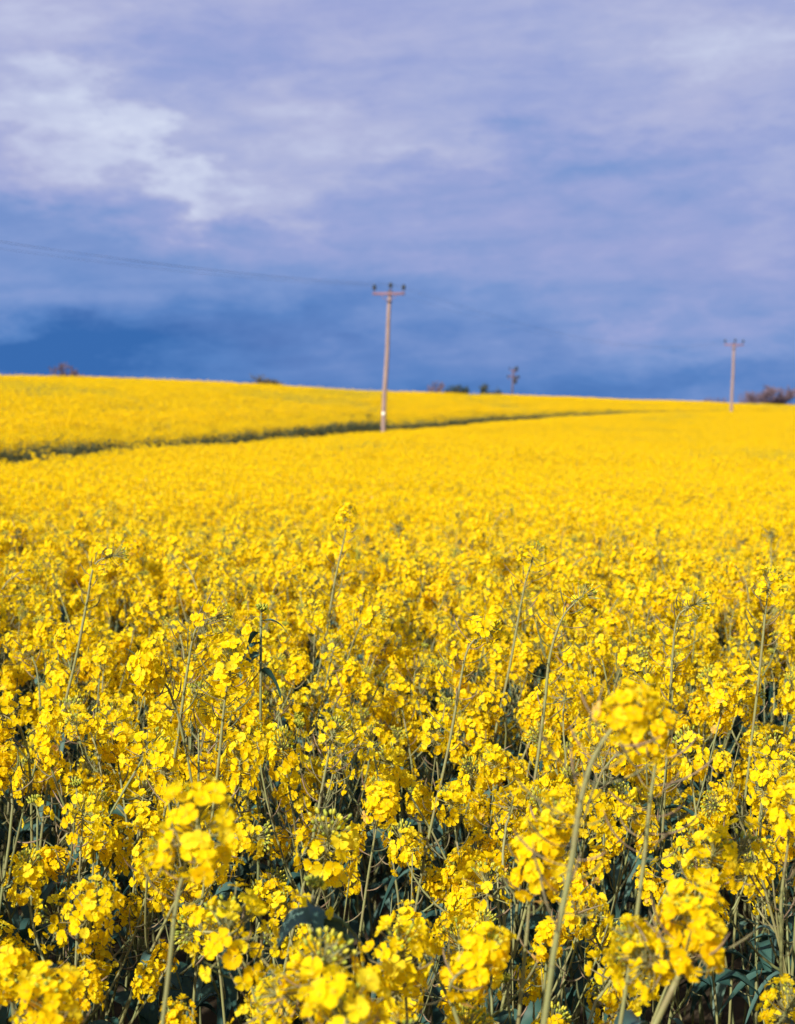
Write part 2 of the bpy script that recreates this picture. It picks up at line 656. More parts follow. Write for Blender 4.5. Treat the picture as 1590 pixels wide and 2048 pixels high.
# ground sheet: rings that widen with distance, reaching the horizon
g = Geo()
ys = [-400, -100, -30, -10, -3, 0, 1, 2, 3] + [3 + 1.0 * i for i in range(1, 30)] + [32 + 2.5 * i for i in range(1, 90)] + [270, 300, 340, 400, 500, 800, 1500, 3500, 9000]
xs_f = [-9, -3, -1.4, -.9, -.6] + [-.5 + i / 50 for i in range(1, 50)] + [.5, .6, .9, 1.4, 3, 9]
vs = []
for y in ys:
    s_ = max(12, abs(y) + 2)
    for f in xs_f:
        x = f * s_
        vs.append((x, y, ground(x, y)))
nx = len(xs_f)
fs = [(i * nx + j, i * nx + j + 1, (i + 1) * nx + j + 1, (i + 1) * nx + j) for i in range(len(ys) - 1) for j in range(nx - 1)]
g.add(vs, fs, 0)
field = bpy.data.objects.new("field_ground", g.mesh("field_ground", [M_SOIL]))
COL.objects.link(field)
field['kind'] = 'structure'
field['label'] = 'brown soil of the gently rising field beneath the rapeseed'

# ------------------------------------------------------------------ rapeseed plants
HEADS = []
for k in range(9):
    rg = random.Random(100 + k)
    n = [42, 34, 48, 25, 40, 60, 30, 18, 46][k]
    bl = [.0, .004, .002, .006, .0, .003, .01, .004, .0][k]
    HEADS.append(head_geo(rg, n=n, rad=.0195 + .0040 * (k % 4), buds=[8, 12, 9, 14, 9, 10, 26, 16, 8][k], budlift=bl,
                          height=[.026, .020, .034, .016, .03, .030, .024, .018, .040][k],
                          span=(20 if k != 6 else 52, 122)))
HEAD_ME = [h.mesh("flower_head", MATS) for h in HEADS]
# a green, unopened head
rg = random.Random(55)
HEADS.append(head_geo(rg, n=4, rad=.022, buds=34, span=(80, 115), height=.02))
HEAD_ME.append(HEADS[-1].mesh("flower_head", MATS))


def podgeo(lst):
    lst.append(Geo())
    return lst[-1]


def plant_parts(rg, H=1.12, nb=3, style=0):
    """returns stem Geo, pods Geo, foliage Geo and head placements [(k, matrix)]"""
    gs, gps, gl = Geo(), [], Geo()
    heads = []
    lean = Vector((rg.uniform(-.17, .17), rg.uniform(-.17, .17), 0))
    top = Vector((0, 0, H)) + lean
    st = curve(Vector((0, 0, 0)), Vector((lean.x * -.7, lean.y * -.7, H * .55)), top, 9)
    if style == 1:     # arching tip
        b = Vector((rg.uniform(-1, 1), rg.uniform(-1, 1), 0)).normalized()
        st = st[:-1] + curve(st[-2], st[-1] + Vector((0, 0, .02)), st[-1] + b * .06 + Vector((0, 0, .015)), 4)[1:]
    tt = rg.uniform(.3, 1)
    tube(gs, st, .0038, .0017, STEM, tt, 6)
    ax = (st[-1] - st[-2]).normalized()
    heads.append((rg.randrange(9), st[-1], (ax + Vector((rg.uniform(-.3, .3), rg.uniform(-.3, .3), 0))).normalized(), rg.uniform(.90, 1.2)))
    rev = list(reversed(st))
    add_pods(podgeo(gps), rev, rg, rg.randint(6, 13), .03, .25, L=.036)
    for i in range(nb):
        t = rg.uniform(.52, .86)
        k = int(t * 9)
        o = st[k].lerp(st[k + 1], t * 9 - k)
        ph = i * 2 * PI / nb + rg.uniform(-.5, .5)
        out = Vector((math.cos(ph), math.sin(ph), 0))
        rr = rg.uniform(.05, .16)
        h1 = rg.uniform(.76, 1.0) * H
        if h1 < o.z + .1:
            h1 = o.z + .12
        tip = Vector((o.x + out.x * rr, o.y + out.y * rr, h1))
        br = curve(o, o + out * rr * rg.uniform(.5, .9) + Vector((0, 0, (h1 - o.z) * .35)), tip, 6)
        tube(gs, br, .0024, .0015, STEM, tt, 5)
        ax = (br[-1] - br[-2]).normalized()
        hk = rg.randrange(9) if rg.random() < .92 else 9
        heads.append((hk, br[-1], (ax + Vector((rg.uniform(-.4, .4), rg.uniform(-.4, .4), 0))).normalized(), rg.uniform(.72, 1.05)))
        if rg.random() < .45:
            add_pods(podgeo(gps), list(reversed(br)), rg, rg.randint(4, 10), .1, .7, L=.032)
        # clasping bract leaf where the branch leaves the stem
        add_leaf(gl, o, out + Vector((rg.uniform(-.4, .4), rg.uniform(-.4, .4), 0)), rg.uniform(.05, .11), rg.uniform(.014, .028), rg,
                 droop=rg.uniform(.2, .9), rise=rg.uniform(.3, .9))
    for i in range(7):
        t = rg.uniform(.28, .74)
        k = int(t * 9)
        o = st[k].lerp(st[k + 1], t * 9 - k)
        ph = i * 2.4 + rg.uniform(-.4, .4)
        add_leaf(gl, o, (math.cos(ph), math.sin(ph), 0), rg.uniform(.08, .15), rg.uniform(.024, .044), rg,
                 droop=rg.uniform(.3, 1.0), rise=rg.uniform(.2, .8))
    for i in range(1):      # thin flowerless side shoots
        t = rg.uniform(.45, .7)
        o = st[int(t * 9)]
        ph = rg.uniform(0, 6.28)
        rr = rg.uniform(.04, .16)
        hh = rg.uniform(.75, .93) * H
        out = Vector((math.cos(ph), math.sin(ph), 0))
        br = curve(o, o + out * rr * .9 + Vector((0, 0, (hh - o.z) * .3)), Vector((o.x + out.x * rr, o.y + out.y * rr, max(hh, o.z + .1))), 6)
        tube(gs, br, .0020, .0009, STEM, tt, 4)
        add_pods(podgeo(gps), list(reversed(br)), rg, 6, .05, .7, L=.03)
    return gs, gps, gl, heads


def head_matrix(p, ax, s_, spin):
    return Matrix.Translation(p) @ frame_z(ax, spin).to_4x4() @ Matrix.Scale(s_, 4)


def child(name, me, parent, M=None, label=None):
    o = bpy.data.objects.new(name, me)
    COL.objects.link(o)
    o.parent = parent
    if M is not None:
        o.matrix_local = M
    if label:
        o['label'] = label
    return o


def thing(name, label, cat, loc=(0, 0, 0), group=None, rz=0.0):
    e = bpy.data.objects.new(name, None)
    e.empty_display_size = .1
    COL.objects.link(e)
    e.location = loc
    e.rotation_euler = (0, 0, rz)
    e['label'] = label
    e['category'] = cat
    if group:
        e['group'] = group
    return e


PROTO = []
for k in range(14):
    rg = random.Random(500 + k)
    PROTO.append(plant_parts(rg, H=1.0 + .0 * k, nb=[4, 3, 5, 3, 3, 4, 3, 1, 4, 5, 2, 4, 3, 3][k], style=1 if k in (1, 4, 6, 7, 10, 12) else 0))

ORD_LABEL = 'ordinary yellow-flowering rapeseed plant filling the nearest part of the crop'
ORD_GROUP = 'rapeseed plants in the nearest rows'
proto_objs = []       # (empty, children) first use of each kind


def first_plant(k):
    gs, gps, gl, hs = PROTO[k]
    e = thing('rapeseed_plant', ORD_LABEL, 'rapeseed plant', group=ORD_GROUP)
    rg = random.Random(900 + k)
    ch = [child('stem', gs.mesh('stem', MATS), e), child('foliage', gl.mesh('foliage', MATS), e)]
    for q in gps:
        ch.append(child('seed_pods', q.mesh('seed_pods', MATS), e))
    for (hk, p, ax, s_) in hs:
        ch.append(child('flower_head', HEAD_ME[hk], e, head_matrix(p, ax, s_, rg.uniform(0, 6.28))))
    return e, ch


cache = {}


def place_plant(k, x, y, sc, zs, rz, tilt):
    if k not in cache:
        cache[k] = first_plant(k)
        e, ch = cache[k]
    else:
        src, sch = cache[k]
        e = src.copy()
        COL.objects.link(e)
        for c in sch:
            m = c.copy()
            COL.objects.link(m)
            m.parent = e
    e.location = (x, y, ground(x, y))
    e.rotation_euler = (tilt[0], tilt[1], rz)
    e.scale = (sc, sc, zs)
    return e


# --- hero plants that can be singled out in the photograph ---------------
# each: label, distance, head px centre, head index, head scale, axis, stem px path below the head, branch heads, stem radius


def hero(label, Y, hp, hk, hs, axis, path, r=.0032, pods=(12, .03, .5), extra=(), leaves=0, seed=0, podL=.04, tint=.8):
    rg = random.Random(3000 + seed)
    hpnt = at(hp[0], hp[1], Y)
    pts = [hpnt] + [at(px, py, Y + dy_) for (px, py, dy_) in path]
    # smooth (Catmull-Rom) and carry on to the soil
    last, prev = pts[-1], pts[-2]
    gz = ground(last.x, last.y)
    dd = (last - prev).normalized()
    if dd.z > -.5:
        dd.z = -.5
    foot = last + dd * ((last.z - gz) / -dd.z * .35) if last.z > gz + .1 else last
    base_xy = Vector((foot.x, foot.y, gz))
    ctrl = pts + [foot, base_xy] if last.z > gz + .1 else pts
    c2 = [ctrl[0] * 2 - ctrl[1]] + ctrl + [ctrl[-1] * 2 - ctrl[-2]]
    sm = []
    for i in range(1, len(c2) - 2):
        for j in range(5):
            t = j / 5
            p0, p1, p2, p3 = c2[i - 1], c2[i], c2[i + 1], c2[i + 2]
            sm.append(.5 * ((2 * p1) + (p2 - p0) * t + (2 * p0 - 5 * p1 + 4 * p2 - p3) * t * t + (3 * p1 - p0 - 3 * p2 + p3) * t ** 3))
    sm.append(ctrl[-1])
    base = Vector((sm[-1].x, sm[-1].y, gz))
    e = thing('rapeseed_plant', label, 'rapeseed plant', base, 'rapeseed plants standing out in the foreground')
    loc = [p - base for p in sm]
    gs, gps, gl = Geo(), [], Geo()
    n = len(loc)
    tube(gs, loc, 0, 0, STEM, tint, 8, radii=[r * .68 * (.5 + .55 * min(1, i / (n * .45))) for i in range(n)])
    for i in range(4, n - 6, 4):    # faint scars where pods and leaves left the stem
        p = loc[i]
        d_ = (loc[i + 1] - loc[i - 1]).normalized() * .0012
        rr = r * .68 * (.5 + .55 * min(1, i / (n * .45)))
        tube(gs, [p - d_, p, p + d_], 0, 0, POD, .4, 8, radii=[rr * .9, rr * 1.16, rr * .9])
    add_pods(podgeo(gps), loc, rg, pods[0], pods[1], pods[2], L=podL * .85, seg=6, r=.0009)
    ax = (loc[0] - loc[1]).normalized() if axis is None else Vector(axis).normalized()
    hl = [(hk, loc[0], ax, hs)]
    for (px, py, dy_, k2, s2, t0) in extra:
        tip = at(px, py, Y + dy_) - base
        i0 = min(n - 2, int(t0 * n))
        o = loc[i0]
        mid = o.lerp(tip, .5) + Vector((tip.x - o.x, tip.y - o.y, 0)) * .25
        br = curve(o, mid, tip, 7)
        tube(gs, br, r * .6, .0015, STEM, tint, 6)
        add_pods(podgeo(gps), list(reversed(br)), rg, 6, .1, .7, L=.032)
        hl.append((k2, tip, (br[-1] - br[-2]).normalized() + Vector((0, 0, .4)), s2))
    for i in range(max(0, 3 + leaves)):
        i0 = rg.randrange(int(n * .72), n - 2)
        ph = rg.uniform(0, 6.28)
        add_leaf(gl, loc[i0], (math.cos(ph), math.sin(ph), 0), rg.uniform(.08, .13), rg.uniform(.02, .035), rg, droop=rg.uniform(.3, .9), rise=.5)
    child('stem', gs.mesh('stem', MATS), e)
    for q in gps:
        child('seed_pods', q.mesh('seed_pods', MATS), e)
    if gl.nv:
        child('foliage', gl.mesh('foliage', MATS), e)
    for (k2, p, a2, s2) in hl:
        child('flower_head', HEAD_ME[k2], e, head_matrix(p, a2, s2 * 1.2, rg.uniform(0, 6.28)))
    return base


heroes = []
heroes.append(hero('rapeseed plant with the biggest blurred flower dome on a thick forked stem, lower right', 1.38, (1385, 1850), 5, 1.05, (-.1, -.25, 1),
                   [(1372, 1915, 0), (1350, 1965, 0), (1310, 2048, 0)], r=.0046, pods=(10, .08, .35),
                   extra=[(1275, 1890, .06, 1, .85, .30), (1290, 1925, .02, 3, .8, .34)], seed=1, podL=.055))
heroes.append(hero('rapeseed plant with a tall blurred flower head on a straight bare stem, lower left', 1.40, (395, 1650), 2, 1.05, (.05, -.1, 1),
                   [(368, 1740, 0), (350, 1830, 0), (335, 1970, 0)], r=.0034, pods=(13, .10, .42), extra=[(335, 1700, .03, 3, .6, .1)], seed=2, podL=.042))
heroes.append(hero('tallest leaning rapeseed plant, its long bare stem arching to a blurred head at right', 1.30, (1262, 1415), 0, .80, (.7, -.1, .75),
                   [(1225, 1455, 0), (1185, 1520, 0), (1160, 1610, 0), (1140, 1740, 0), (1110, 1890, 0), (1088, 2048, 0)], r=.0040, pods=(26, .12, .62),
                   extra=[], leaves=-3, seed=3, podL=.055))
heroes.append(hero('rapeseed plant with a pale flower head on a straight upright stem beside the tallest plant', 1.5, (1302, 1460), 0, .85, (.3, -.1, .9),
                   [(1312, 1510, 0), (1300, 1600, 0), (1290, 1700, 0), (1272, 1840, 0)], r=.0032, pods=(24, .08, .55), seed=4, podL=.05))
heroes.append(hero('rapeseed plant with a round blurred flower ball just left of the long leaning stem', 1.55, (1080, 1705), 8, 1.0, (.1, -.2, 1),
                   [(1062, 1775, 0), (1055, 1850, 0), (1045, 1960, 0)], r=.0028, pods=(8, .05, .35), extra=[(1110, 1640, .05, 2, .7, .08)], seed=5))
heroes.append(hero('rapeseed plant with a wide flower head around a green knot of buds at bottom centre', 1.42, (640, 1945), 6, 1.1, (.25, -.3, 1),
                   [(640, 2000, 0), (645, 2060, 0)], r=.003, pods=(4, .1, .3), extra=[(560, 1990, .03, 3, .7, .2)], seed=6))
heroes.append(hero('rapeseed plant with a loose flat spray of flowers on two stalks, lower right', 1.75, (1425, 1715), 1, 1.0, (.3, -.1, 1),
                   [(1405, 1770, 0), (1380, 1850, 0)], r=.0022, pods=(8, .1, .5), extra=[(1478, 1712, .02, 7, .9, .25)], seed=7))
heroes.append(hero('very near rapeseed plant, its blurred flower dome cut by the bottom edge', 1.22, (690, 2060), 2, 1.2, (0, -.1, 1),
                   [(690, 2110, 0), (690, 2200, 0)], r=.003, seed=8))
heroes.append(hero('rapeseed plant with a small loose cluster of round flowers low at left of centre', 1.55, (460, 1872), 3, 1.15, (-.1, -.2, 1),
                   [(490, 1930, 0), (525, 2048, 0)], r=.0022, seed=9))
heroes.append(hero('rapeseed plant with a sparse open flower cluster in front of dark leaves at bottom centre', 1.55, (800, 1910), 1, 1.1, (.0, -.3, 1),
                   [(810, 1970, 0), (815, 2048, 0)], r=.0022, seed=10))
heroes.append(hero('rapeseed plant with a bushy flower head in the bottom left corner', 1.42, (105, 2015), 5, 1.05, (.1, -.2, 1),
                   [(100, 2080, 0), (100, 2200, 0)], r=.003, seed=11))
heroes.append(hero('rapeseed plant with a strongly curved pale stem looping under its arched flower head', 1.5, (965, 1915), 8, 1.0, (.5, -.2, .8),
                   [(905, 1960, -.02), (893, 1900, -.03), (935, 1850, -.03), (990, 1800, 0)][:1] + [(905, 2010, 0), (925, 2070, 0)], r=.0032, pods=(6, .1, .4), seed=12))
heroes.append(hero('rapeseed plant with a ring of flowers round a wide green bud cluster left of centre', 1.9, (655, 1688), 6, 1.2, (.1, -.45, .9),
                   [(640, 1780, 0), (610, 1900, 0)], r=.0026, pods=(10, .1, .5), seed=13))
heroes.append(hero('rapeseed plant with a bare pod-fringed stem rising left of centre behind the blurred heads', 2.15, (665, 1470), 7, .8, (.5, 0, .8),
                   [(655, 1520, 0), (640, 1600, 0), (618, 1720, 0)], r=.0034, pods=(22, .06, .6), seed=14, podL=.05))
heroes.append(hero('rapeseed plant with a thin straight stem standing between dark gaps in centre', 2.1, (765, 1600), 0, .9, (.1, 0, 1),
                   [(750, 1670, 0), (735, 1760, 0), (715, 1900, 0)], r=.0026, pods=(12, .1, .5), seed=15))
heroes.append(hero('tall rapeseed plant with an arching bare stem high in the crop right of centre', 2.6, (1160, 1195), 7, .9, (.8, 0, .5),
                   [(1125, 1235, 0), (1100, 1310, 0), (1090, 1400, 0), (1075, 1520, 0)], r=.0040, pods=(22, .08, .6), seed=16, podL=.05))
heroes.append(hero('tall rapeseed plant with a slim straight stem a little left of the arching one', 3.4, (1068, 1112), 3, .9, (.4, 0, .9),
                   [(1052, 1160, 0), (1038, 1230, 0), (1020, 1330, 0)], r=.0042, pods=(18, .08, .5), seed=17, podL=.05))
heroes.append(hero('tall rapeseed plant whose stem bends over to the right, upper left of the near crop', 3.0, (225, 1112), 7, .9, (1, 0, .3),
                   [(190, 1130, 0), (175, 1200, 0), (158, 1290, 0)], r=.0040, pods=(14, .1, .5), seed=18))
heroes.append(hero('tall rapeseed plant with a hooked stem tip left of centre', 2.5, (425, 1236), 3, .9, (1, 0, .3),
                   [(392, 1258, 0), (375, 1340, 0), (355, 1480, 0)], r=.0036, pods=(22, .1, .6), seed=19, podL=.05))
heroes.append(hero('rapeseed plant with a bright compact head on a pod-covered stem at left of centre', 2.2, (462, 1330), 2, .95, (.1, 0, 1),
                   [(450, 1400, 0), (438, 1520, 0)], r=.0032, pods=(24, .1, .7), seed=20, podL=.05))
heroes.append(hero('tall rapeseed plant with a stem curving over at right of the near crop', 2.8, (1385, 1210), 7, .95, (1, 0, .35),
                   [(1355, 1235, 0), (1345, 1310, 0), (1340, 1400, 0)], r=.0036, pods=(18, .1, .6), seed=21, podL=.045))
heroes.append(hero('slender rapeseed plant with a pod-covered stem near the right edge, high in the crop', 2.7, (1537, 1170), 3, .9, (.2, 0, 1),
                   [(1530, 1230, 0), (1520, 1330, 0)], r=.0034, pods=(20, .1, .8), seed=22, podL=.045))
heroes.append(hero('rapeseed plant with a long arching stem left of a dark gap right of centre', 2.5, (970, 1258), 1, .85, (1, 0, .3),
                   [(935, 1300, 0), (918, 1380, 0), (900, 1480, 0)], r=.0034, pods=(18, .1, .7), seed=23, podL=.045))
heroes.append(hero('rapeseed plant with a straight stem rising at the right edge of the frame', 1.8, (1583, 1600), 4, .9, (.2, 0, 1),
                   [(1575, 1690, 0), (1562, 1800, 0), (1562, 1920, 0)], r=.0030, pods=(16, .1, .6), seed=24, podL=.05))
heroes.append(hero('tall rapeseed plant reaching above the near crop into the far field, left of centre', 3.9, (692, 1030), 2, .85, (.1, 0, 1),
                   [(690, 1070, 0), (672, 1150, 0), (652, 1270, 0)], r=.0042, pods=(18, .1, .6), seed=25))

# the dusky plant with big hanging leaves, and the arched blue-grey leaf
def leafy_plant(px, py, Y, label, seed, leaf_spec):
    rg = random.Random(seed)
    top = at(px, py, Y)
    gz = ground(top.x, top.y)
    e = thing('rapeseed_plant', label, 'rapeseed plant', (top.x, top.y, gz), 'rapeseed plants standing out in the foreground')
    H = top.z - gz
    gs = Geo()
    tube(gs, curve(Vector((0, 0, 0)), Vector((.02, 0, H * .5)), Vector((0, 0, H)), 8), .0036, .0024, STEM, .3, 7)
    child('stem', gs.mesh('stem', MATS), e)
    for (z, ph, L, Wd, dr, ri, tn) in leaf_spec:
        gl = Geo()
        add_leaf(gl, Vector((0, 0, H + z)), (math.cos(ph), math.sin(ph), 0), L, Wd, rg, droop=dr, rise=ri, seg=10, tint=tn)
        child('leaf', gl.mesh('leaf', MATS), e)
    child('flower_head', HEAD_ME[9], e, head_matrix(Vector((0, 0, H)), Vector((.1, -.1, 1)), 1.0, 0))


leafy_plant(626, 1790, 1.62, 'rapeseed plant with a big arched blue-grey leaf and closed buds below centre', 71,
            [(-.03, .12, .085, .030, .75, .35, .95), (-.028, 3.3, .05, .03, .8, .3, .8), (-.012, -1.3, .04, .022, .9, .5, .7), (-.035, -.1, .065, .02, .7, .5, .9)])
leafy_plant(522, 1232, 2.6, 'green budding rapeseed plant with dark hanging leaves, left of centre', 72,
            [(-.01, .1, .06, .014, .45, .35, .8), (-.03, 2.6, .035, .02, 1.2, .1, .3), (-.05, 3.5, .05, .022, 1.3, .1, .4), (-.07, -2.6, .05, .022, 1.2, .0, .9), (-.10, .4, .05, .024, 1.1, .1, .2)])
N_HERO = 27

# --- ordinary near plants: individual objects, nearest first -------------
def edge(y):
    return .279 * y + .10


DENS = 39.0
cell = 1 / math.sqrt(DENS)
cand = []
for i in range(int(-3 / cell), int(3 / cell)):
    for j in range(int(.9 / cell), int(9 / cell)):
        x = (i + .5 + rnd.uniform(-.42, .42)) * cell
        y = (j + .5 + rnd.uniform(-.42, .42)) * cell
        if y > 1.22 and abs(x) < edge(y) and noise.noise(Vector((x * 3.1, y * 1.9, 21))) > (-.27 if y > 2.3 else -.12):
            cand.append((y, x))
cand.sort()
cand = cand[:300 - N_HERO]
D_NEAR = cand[-1][0]
for (y, x) in cand:
    k = rnd.randrange(14)
    h = 1.14 + rnd.gauss(0, .055) + .03 * noise.noise(Vector((x * 2.2, y * 2.2, 0)))
    if y < 2.3:
        h = min(h - .04, 1.10 if y < 1.6 else 1.16)
    if rnd.random() < .10 and y > 1.9:
        h += rnd.uniform(.05, .12)
    sc = rnd.uniform(.9, 1.12)
    place_plant(k, x, y, sc, h, rnd.uniform(0, 6.28), (rnd.gauss(0, .07), rnd.gauss(.04, .08)))

# --- everything further off, and beside/behind the camera: one 'stuff' object
proto_col = bpy.data.collections.new("crop_patches")
kinds = []


def add_kind(geo, name):
    o = bpy.data.objects.new("%s_%03d" % (name, len(kinds)), geo.mesh(name, MATS))
    proto_col.objects.link(o)
    kinds.append(o.name)
    return len(kinds) - 1


# A: whole plants
KA = []
for k in range(14):
    gs, gps, gl, hs = PROTO[k]
    g = Geo()
    g.merge(gs)
    g.merge(gps[0])
    g.merge(gl)
    rg = random.Random(900 + k)
    for (hk, p, ax, s_) in hs:
        g.merge(HEADS[hk], head_matrix(p, ax, s_ * 1.08, rg.uniform(0, 6.28)))
    KA.append(add_kind(g, "a_plant"))


# B: mid-distance patches; C: far patches
def low_head(g, p, rg, fl, size, rad, detail=1):
    for i in range(fl):
        d = Vector((rg.gauss(0, 1), rg.gauss(0, 1), rg.gauss(.35, .8))).normalized()
        pp = p + Vector((d.x * rad, d.y * rad, d.z * rad * .9))
        if detail == 1:
            add_flower(g, pp, d, size * rg.uniform(.85, 1.15), rg, 1)
        else:
            F = frame_z(d, rg.uniform(0, 6.28))
            a = F @ Vector((size * .55, 0, 0))
            b = F @ Vector((0, size * .5, 0))
            z = F @ Vector((0, 0, size * .2))
            g.add([tuple(pp + a), tuple(pp + b - z), tuple(pp - a), tuple(pp - b - z)], [(0, 1, 2, 3)], PETAL, rg.random() * .98)


def patch(rg, rad, dens, fl, size, hrad, H0, detail, stem_sides=3, leaf_n=2, greens=0.0, tall=.06):
    g = Geo()
    n = int(dens * PI * rad * rad)
    for i in range(n):
        a = rg.uniform(0, 2 * PI)
        r_ = rad * math.sqrt(rg.random())
        x, y = r_ * math.cos(a), r_ * math.sin(a)
        h = H0 * (1 + rg.gauss(0, tall))
        if rg.random() < .25:
            h -= rg.uniform(.05, .25)
        top = Vector((x + rg.uniform(-.05, .05), y + rg.uniform(-.05, .05), h))
        tube(g, [(x, y, h * .25), (x * .5 + top.x * .5, y * .5 + top.y * .5 + rg.uniform(-.02, .02), h * .7), tuple(top)], .003, .0018, STEM, rg.random(), stem_sides, cap=False)
        if rg.random() > greens:
            low_head(g, top, rg, fl, size, hrad * rg.uniform(.8, 1.2), detail)
        for q in range(leaf_n):
            ph = rg.uniform(0, 6.28)
            hz = h * rg.uniform(.45, .86)
            o = Vector((x, y, hz))
            out = Vector((math.cos(ph), math.sin(ph), rg.uniform(-.3, .7))).normalized()
            sd = out.cross(Vector((0, 0, 1))).normalized()
            L = rg.uniform(.08, .16)
            g.add([tuple(o), tuple(o + out * L * .5 + sd * L * .14), tuple(o + out * L + Vector((0, 0, -.02))), tuple(o + out * L * .5 - sd * L * .14)],
                  [(0, 1, 2, 3)], LEAF, rg.random() * .9)
    return g


KB, KBg, KC, KCg = [], [], [], []
for k in range(6):
    KB.append(add_kind(patch(random.Random(40 + k), .34, 98, 15, .021, .028, 1.14, 1, leaf_n=1), "b_patch"))
for k in range(3):
    KBg.append(add_kind(patch(random.Random(60 + k), .32, 110, 8, .020, .026, .98, 1, leaf_n=7, greens=.72), "c_edge"))
for k in range(6):
    KC.append(add_kind(patch(random.Random(80 + k), 1.0, 75, 13, .030, .034, 1.14, 0, leaf_n=2, tall=.085), "d_far"))
for k in range(3):
    KCg.append(add_kind(patch(random.Random(180 + k), 1.0, 60, 9, .028, .034, 1.10, 0, leaf_n=3, greens=.35, tall=.10), "e_thin"))
print("near to", D_NEAR, "kinds", len(kinds))

P, PR, PS, PI_ = [], [], [], []


def put(x, y, kind, sxy, sz, rz=None):
    P.append((x, y, ground(x, y)))
    PR.append(rnd.uniform(0, 6.28) if rz is None else rz)
    PS.append((sxy, sxy, sz))
    PI_.append(kind)


def in_gap(x, y):
    """narrow wheel gap crossing the view about twelve metres out, petering out to the right"""
    yc = 12.3 - .06 * x + .10 * math.sin(x * 2.1)
    if x > 1.0:
        return False
    wd = interp(x, [-4, -1.0, -.2, 1.0], [.75, .7, .4, .0])
    if rnd.random() < .12:
        return False
    return abs(y - yc) < wd + .08 * noise.noise(Vector((x * 5, y * 5, 2)))


# whole plants out to 12 m and around the camera
for i in range(int(-6.0 / cell), int(6.0 / cell)):
    for j in range(int(-2.5 / cell), int(12 / cell)):
        x = (i + .5 + rnd.uniform(-.45, .45)) * cell
        y = (j + .5 + rnd.uniform(-.45, .45)) * cell
        if abs(x) > max(edge(max(y, 0)) + 1.6, 2.2):
            continue
        if abs(x) < edge(y) and 1.12 < y <= D_NEAR:
            continue
        if y < 1.12 and math.hypot(x, y) < 1.0:
            continue
        if y < 1.12 and x * x + y * y < 1.6 and abs(x) < .6:
            continue
        if in_gap(x, y) or -.25 < track_dist(x, y) < .3:
            continue
        h = 1.13 + rnd.gauss(0, .055) + .04 * noise.noise(Vector((x * .9, y * .9, 0)))
        if rnd.random() < (.04 if 5 < y < 7 else .12) and y > 3:
            h += rnd.uniform(.04, .16)
        put(x, y, rnd.choice(KA), rnd.uniform(.9, 1.15), h)


for i in range(2300):
    y = math.sqrt(rnd.uniform(D_NEAR ** 2, 144))
    x = rnd.uniform(-1, 1) * (edge(y) + .3)
    if in_gap(x, y) or -.45 < track_dist(x, y) < .5:
        continue
    put(x, y, rnd.choice(KA), rnd.uniform(.9, 1.15), 1.12 + rnd.gauss(0, .05))


def band(y0, y1, step, pad, kinds_, s_rng, edge_kind=None, cut=.5):
    y = y0
    while y < y1:
        hw = .279 * y + pad
        x = -hw
        while x < hw:
            xx = x + rnd.uniform(-.4, .4) * step
            yy = y + rnd.uniform(-.4, .4) * step
            x += step
            td = track_dist(xx, yy) if (9 < yy < 205) else 99
            a = xx / yy
            dc = float(np.interp(a, CA, CD))
            if yy > dc + 25:
                continue
            yield xx, yy, td
        y += step


def gapw(y):
    return (interp(y, [15, 26, 36, 50, 62, 75], [.5, .6, .5, .5, .5, .55]), interp(y, [15, 26, 36, 50, 62, 75], [1.0, 1.4, 1.05, .95, .9, 1.0]))


nn = lambda x, y: .06 * noise.noise(Vector((x * .35, y * .35, 0))) + .04 * noise.noise(Vector((x * 1.3, y * 1.3, 7)))
for x, y, td in band(12, 34, .42, 2.2, KB, None):
    ga, gb = gapw(y)
    if -ga < td < gb or in_gap(x, y):
        continue
    if y < 19 and .2 < td < .8:
        put(x, y, rnd.choice(KBg), rnd.uniform(.9, 1.1), rnd.uniform(.85, 1.0))
        if rnd.random() < .55:
            continue
    put(x, y, rnd.choice(KB), rnd.uniform(.9, 1.2), 1 + nn(x, y) + rnd.gauss(0, .025))
for x, y, td in band(34, 232, 1.25, 8, KC, None):
    wgap = .8
    if abs(td) < 2.6:
        continue
    thin = noise.noise(Vector((x * .09, y * .05, 11))) + .5 * noise.noise(Vector((x * .4, y * .25, 3)))
    put(x, y, rnd.choice(KCg if thin > .22 or rnd.random() < .07 else KC), rnd.uniform(.95, 1.25), 1 + nn(x, y) * .9 + rnd.gauss(0, .03))
# finer planting on both sides of the tramline beyond 34 m
for i in range(len(TRACK) - 1):
    ax, ay = TRACK[i]
    bx, by = TRACK[i + 1]
    if by < 34:
        continue
    ln = math.hypot(bx - ax, by - ay)
    ux, uy = (bx - ax) / ln, (by - ay) / ln
    nxn, nyn = -uy, ux
    n = int(ln / .42)
    for q in range(n):
        for s_ in range(-8, 10):
            t = (q + rnd.random()) * .42
            o = s_ * .42 + rnd.uniform(-.2, .2)
            x, y = ax + ux * t + nxn * o, ay + uy * t + nyn * o
            if y < 33.8:
                continue
            ga, gb = gapw(y)
            if -ga < o < gb:
                continue
            if y > 62 and o >= 1.2 and o < 1.7:
                put(x, y, rnd.choice(KBg), rnd.uniform(.9, 1.15), rnd.uniform(.85, 1.02))
                if rnd.random() < .8:
                    continue
            put(x, y, rnd.choice(KB), rnd.uniform(.9, 1.2), 1 + nn(x, y) + rnd.gauss(0, .03))
print("stuff instances", len(P))
me = bpy.data.meshes.new("rapeseed_crop")
me.from_pydata(P, [], [])
a = me.attributes.new('rz', 'FLOAT', 'POINT')
a.data.foreach_set('value', PR)
a = me.attributes.new('sc', 'FLOAT_VECTOR', 'POINT')
a.data.foreach_set('vector', np.array(PS, dtype=np.float32).ravel())
a = me.attributes.new('kid', 'INT', 'POINT')
a.data.foreach_set('value', PI_)
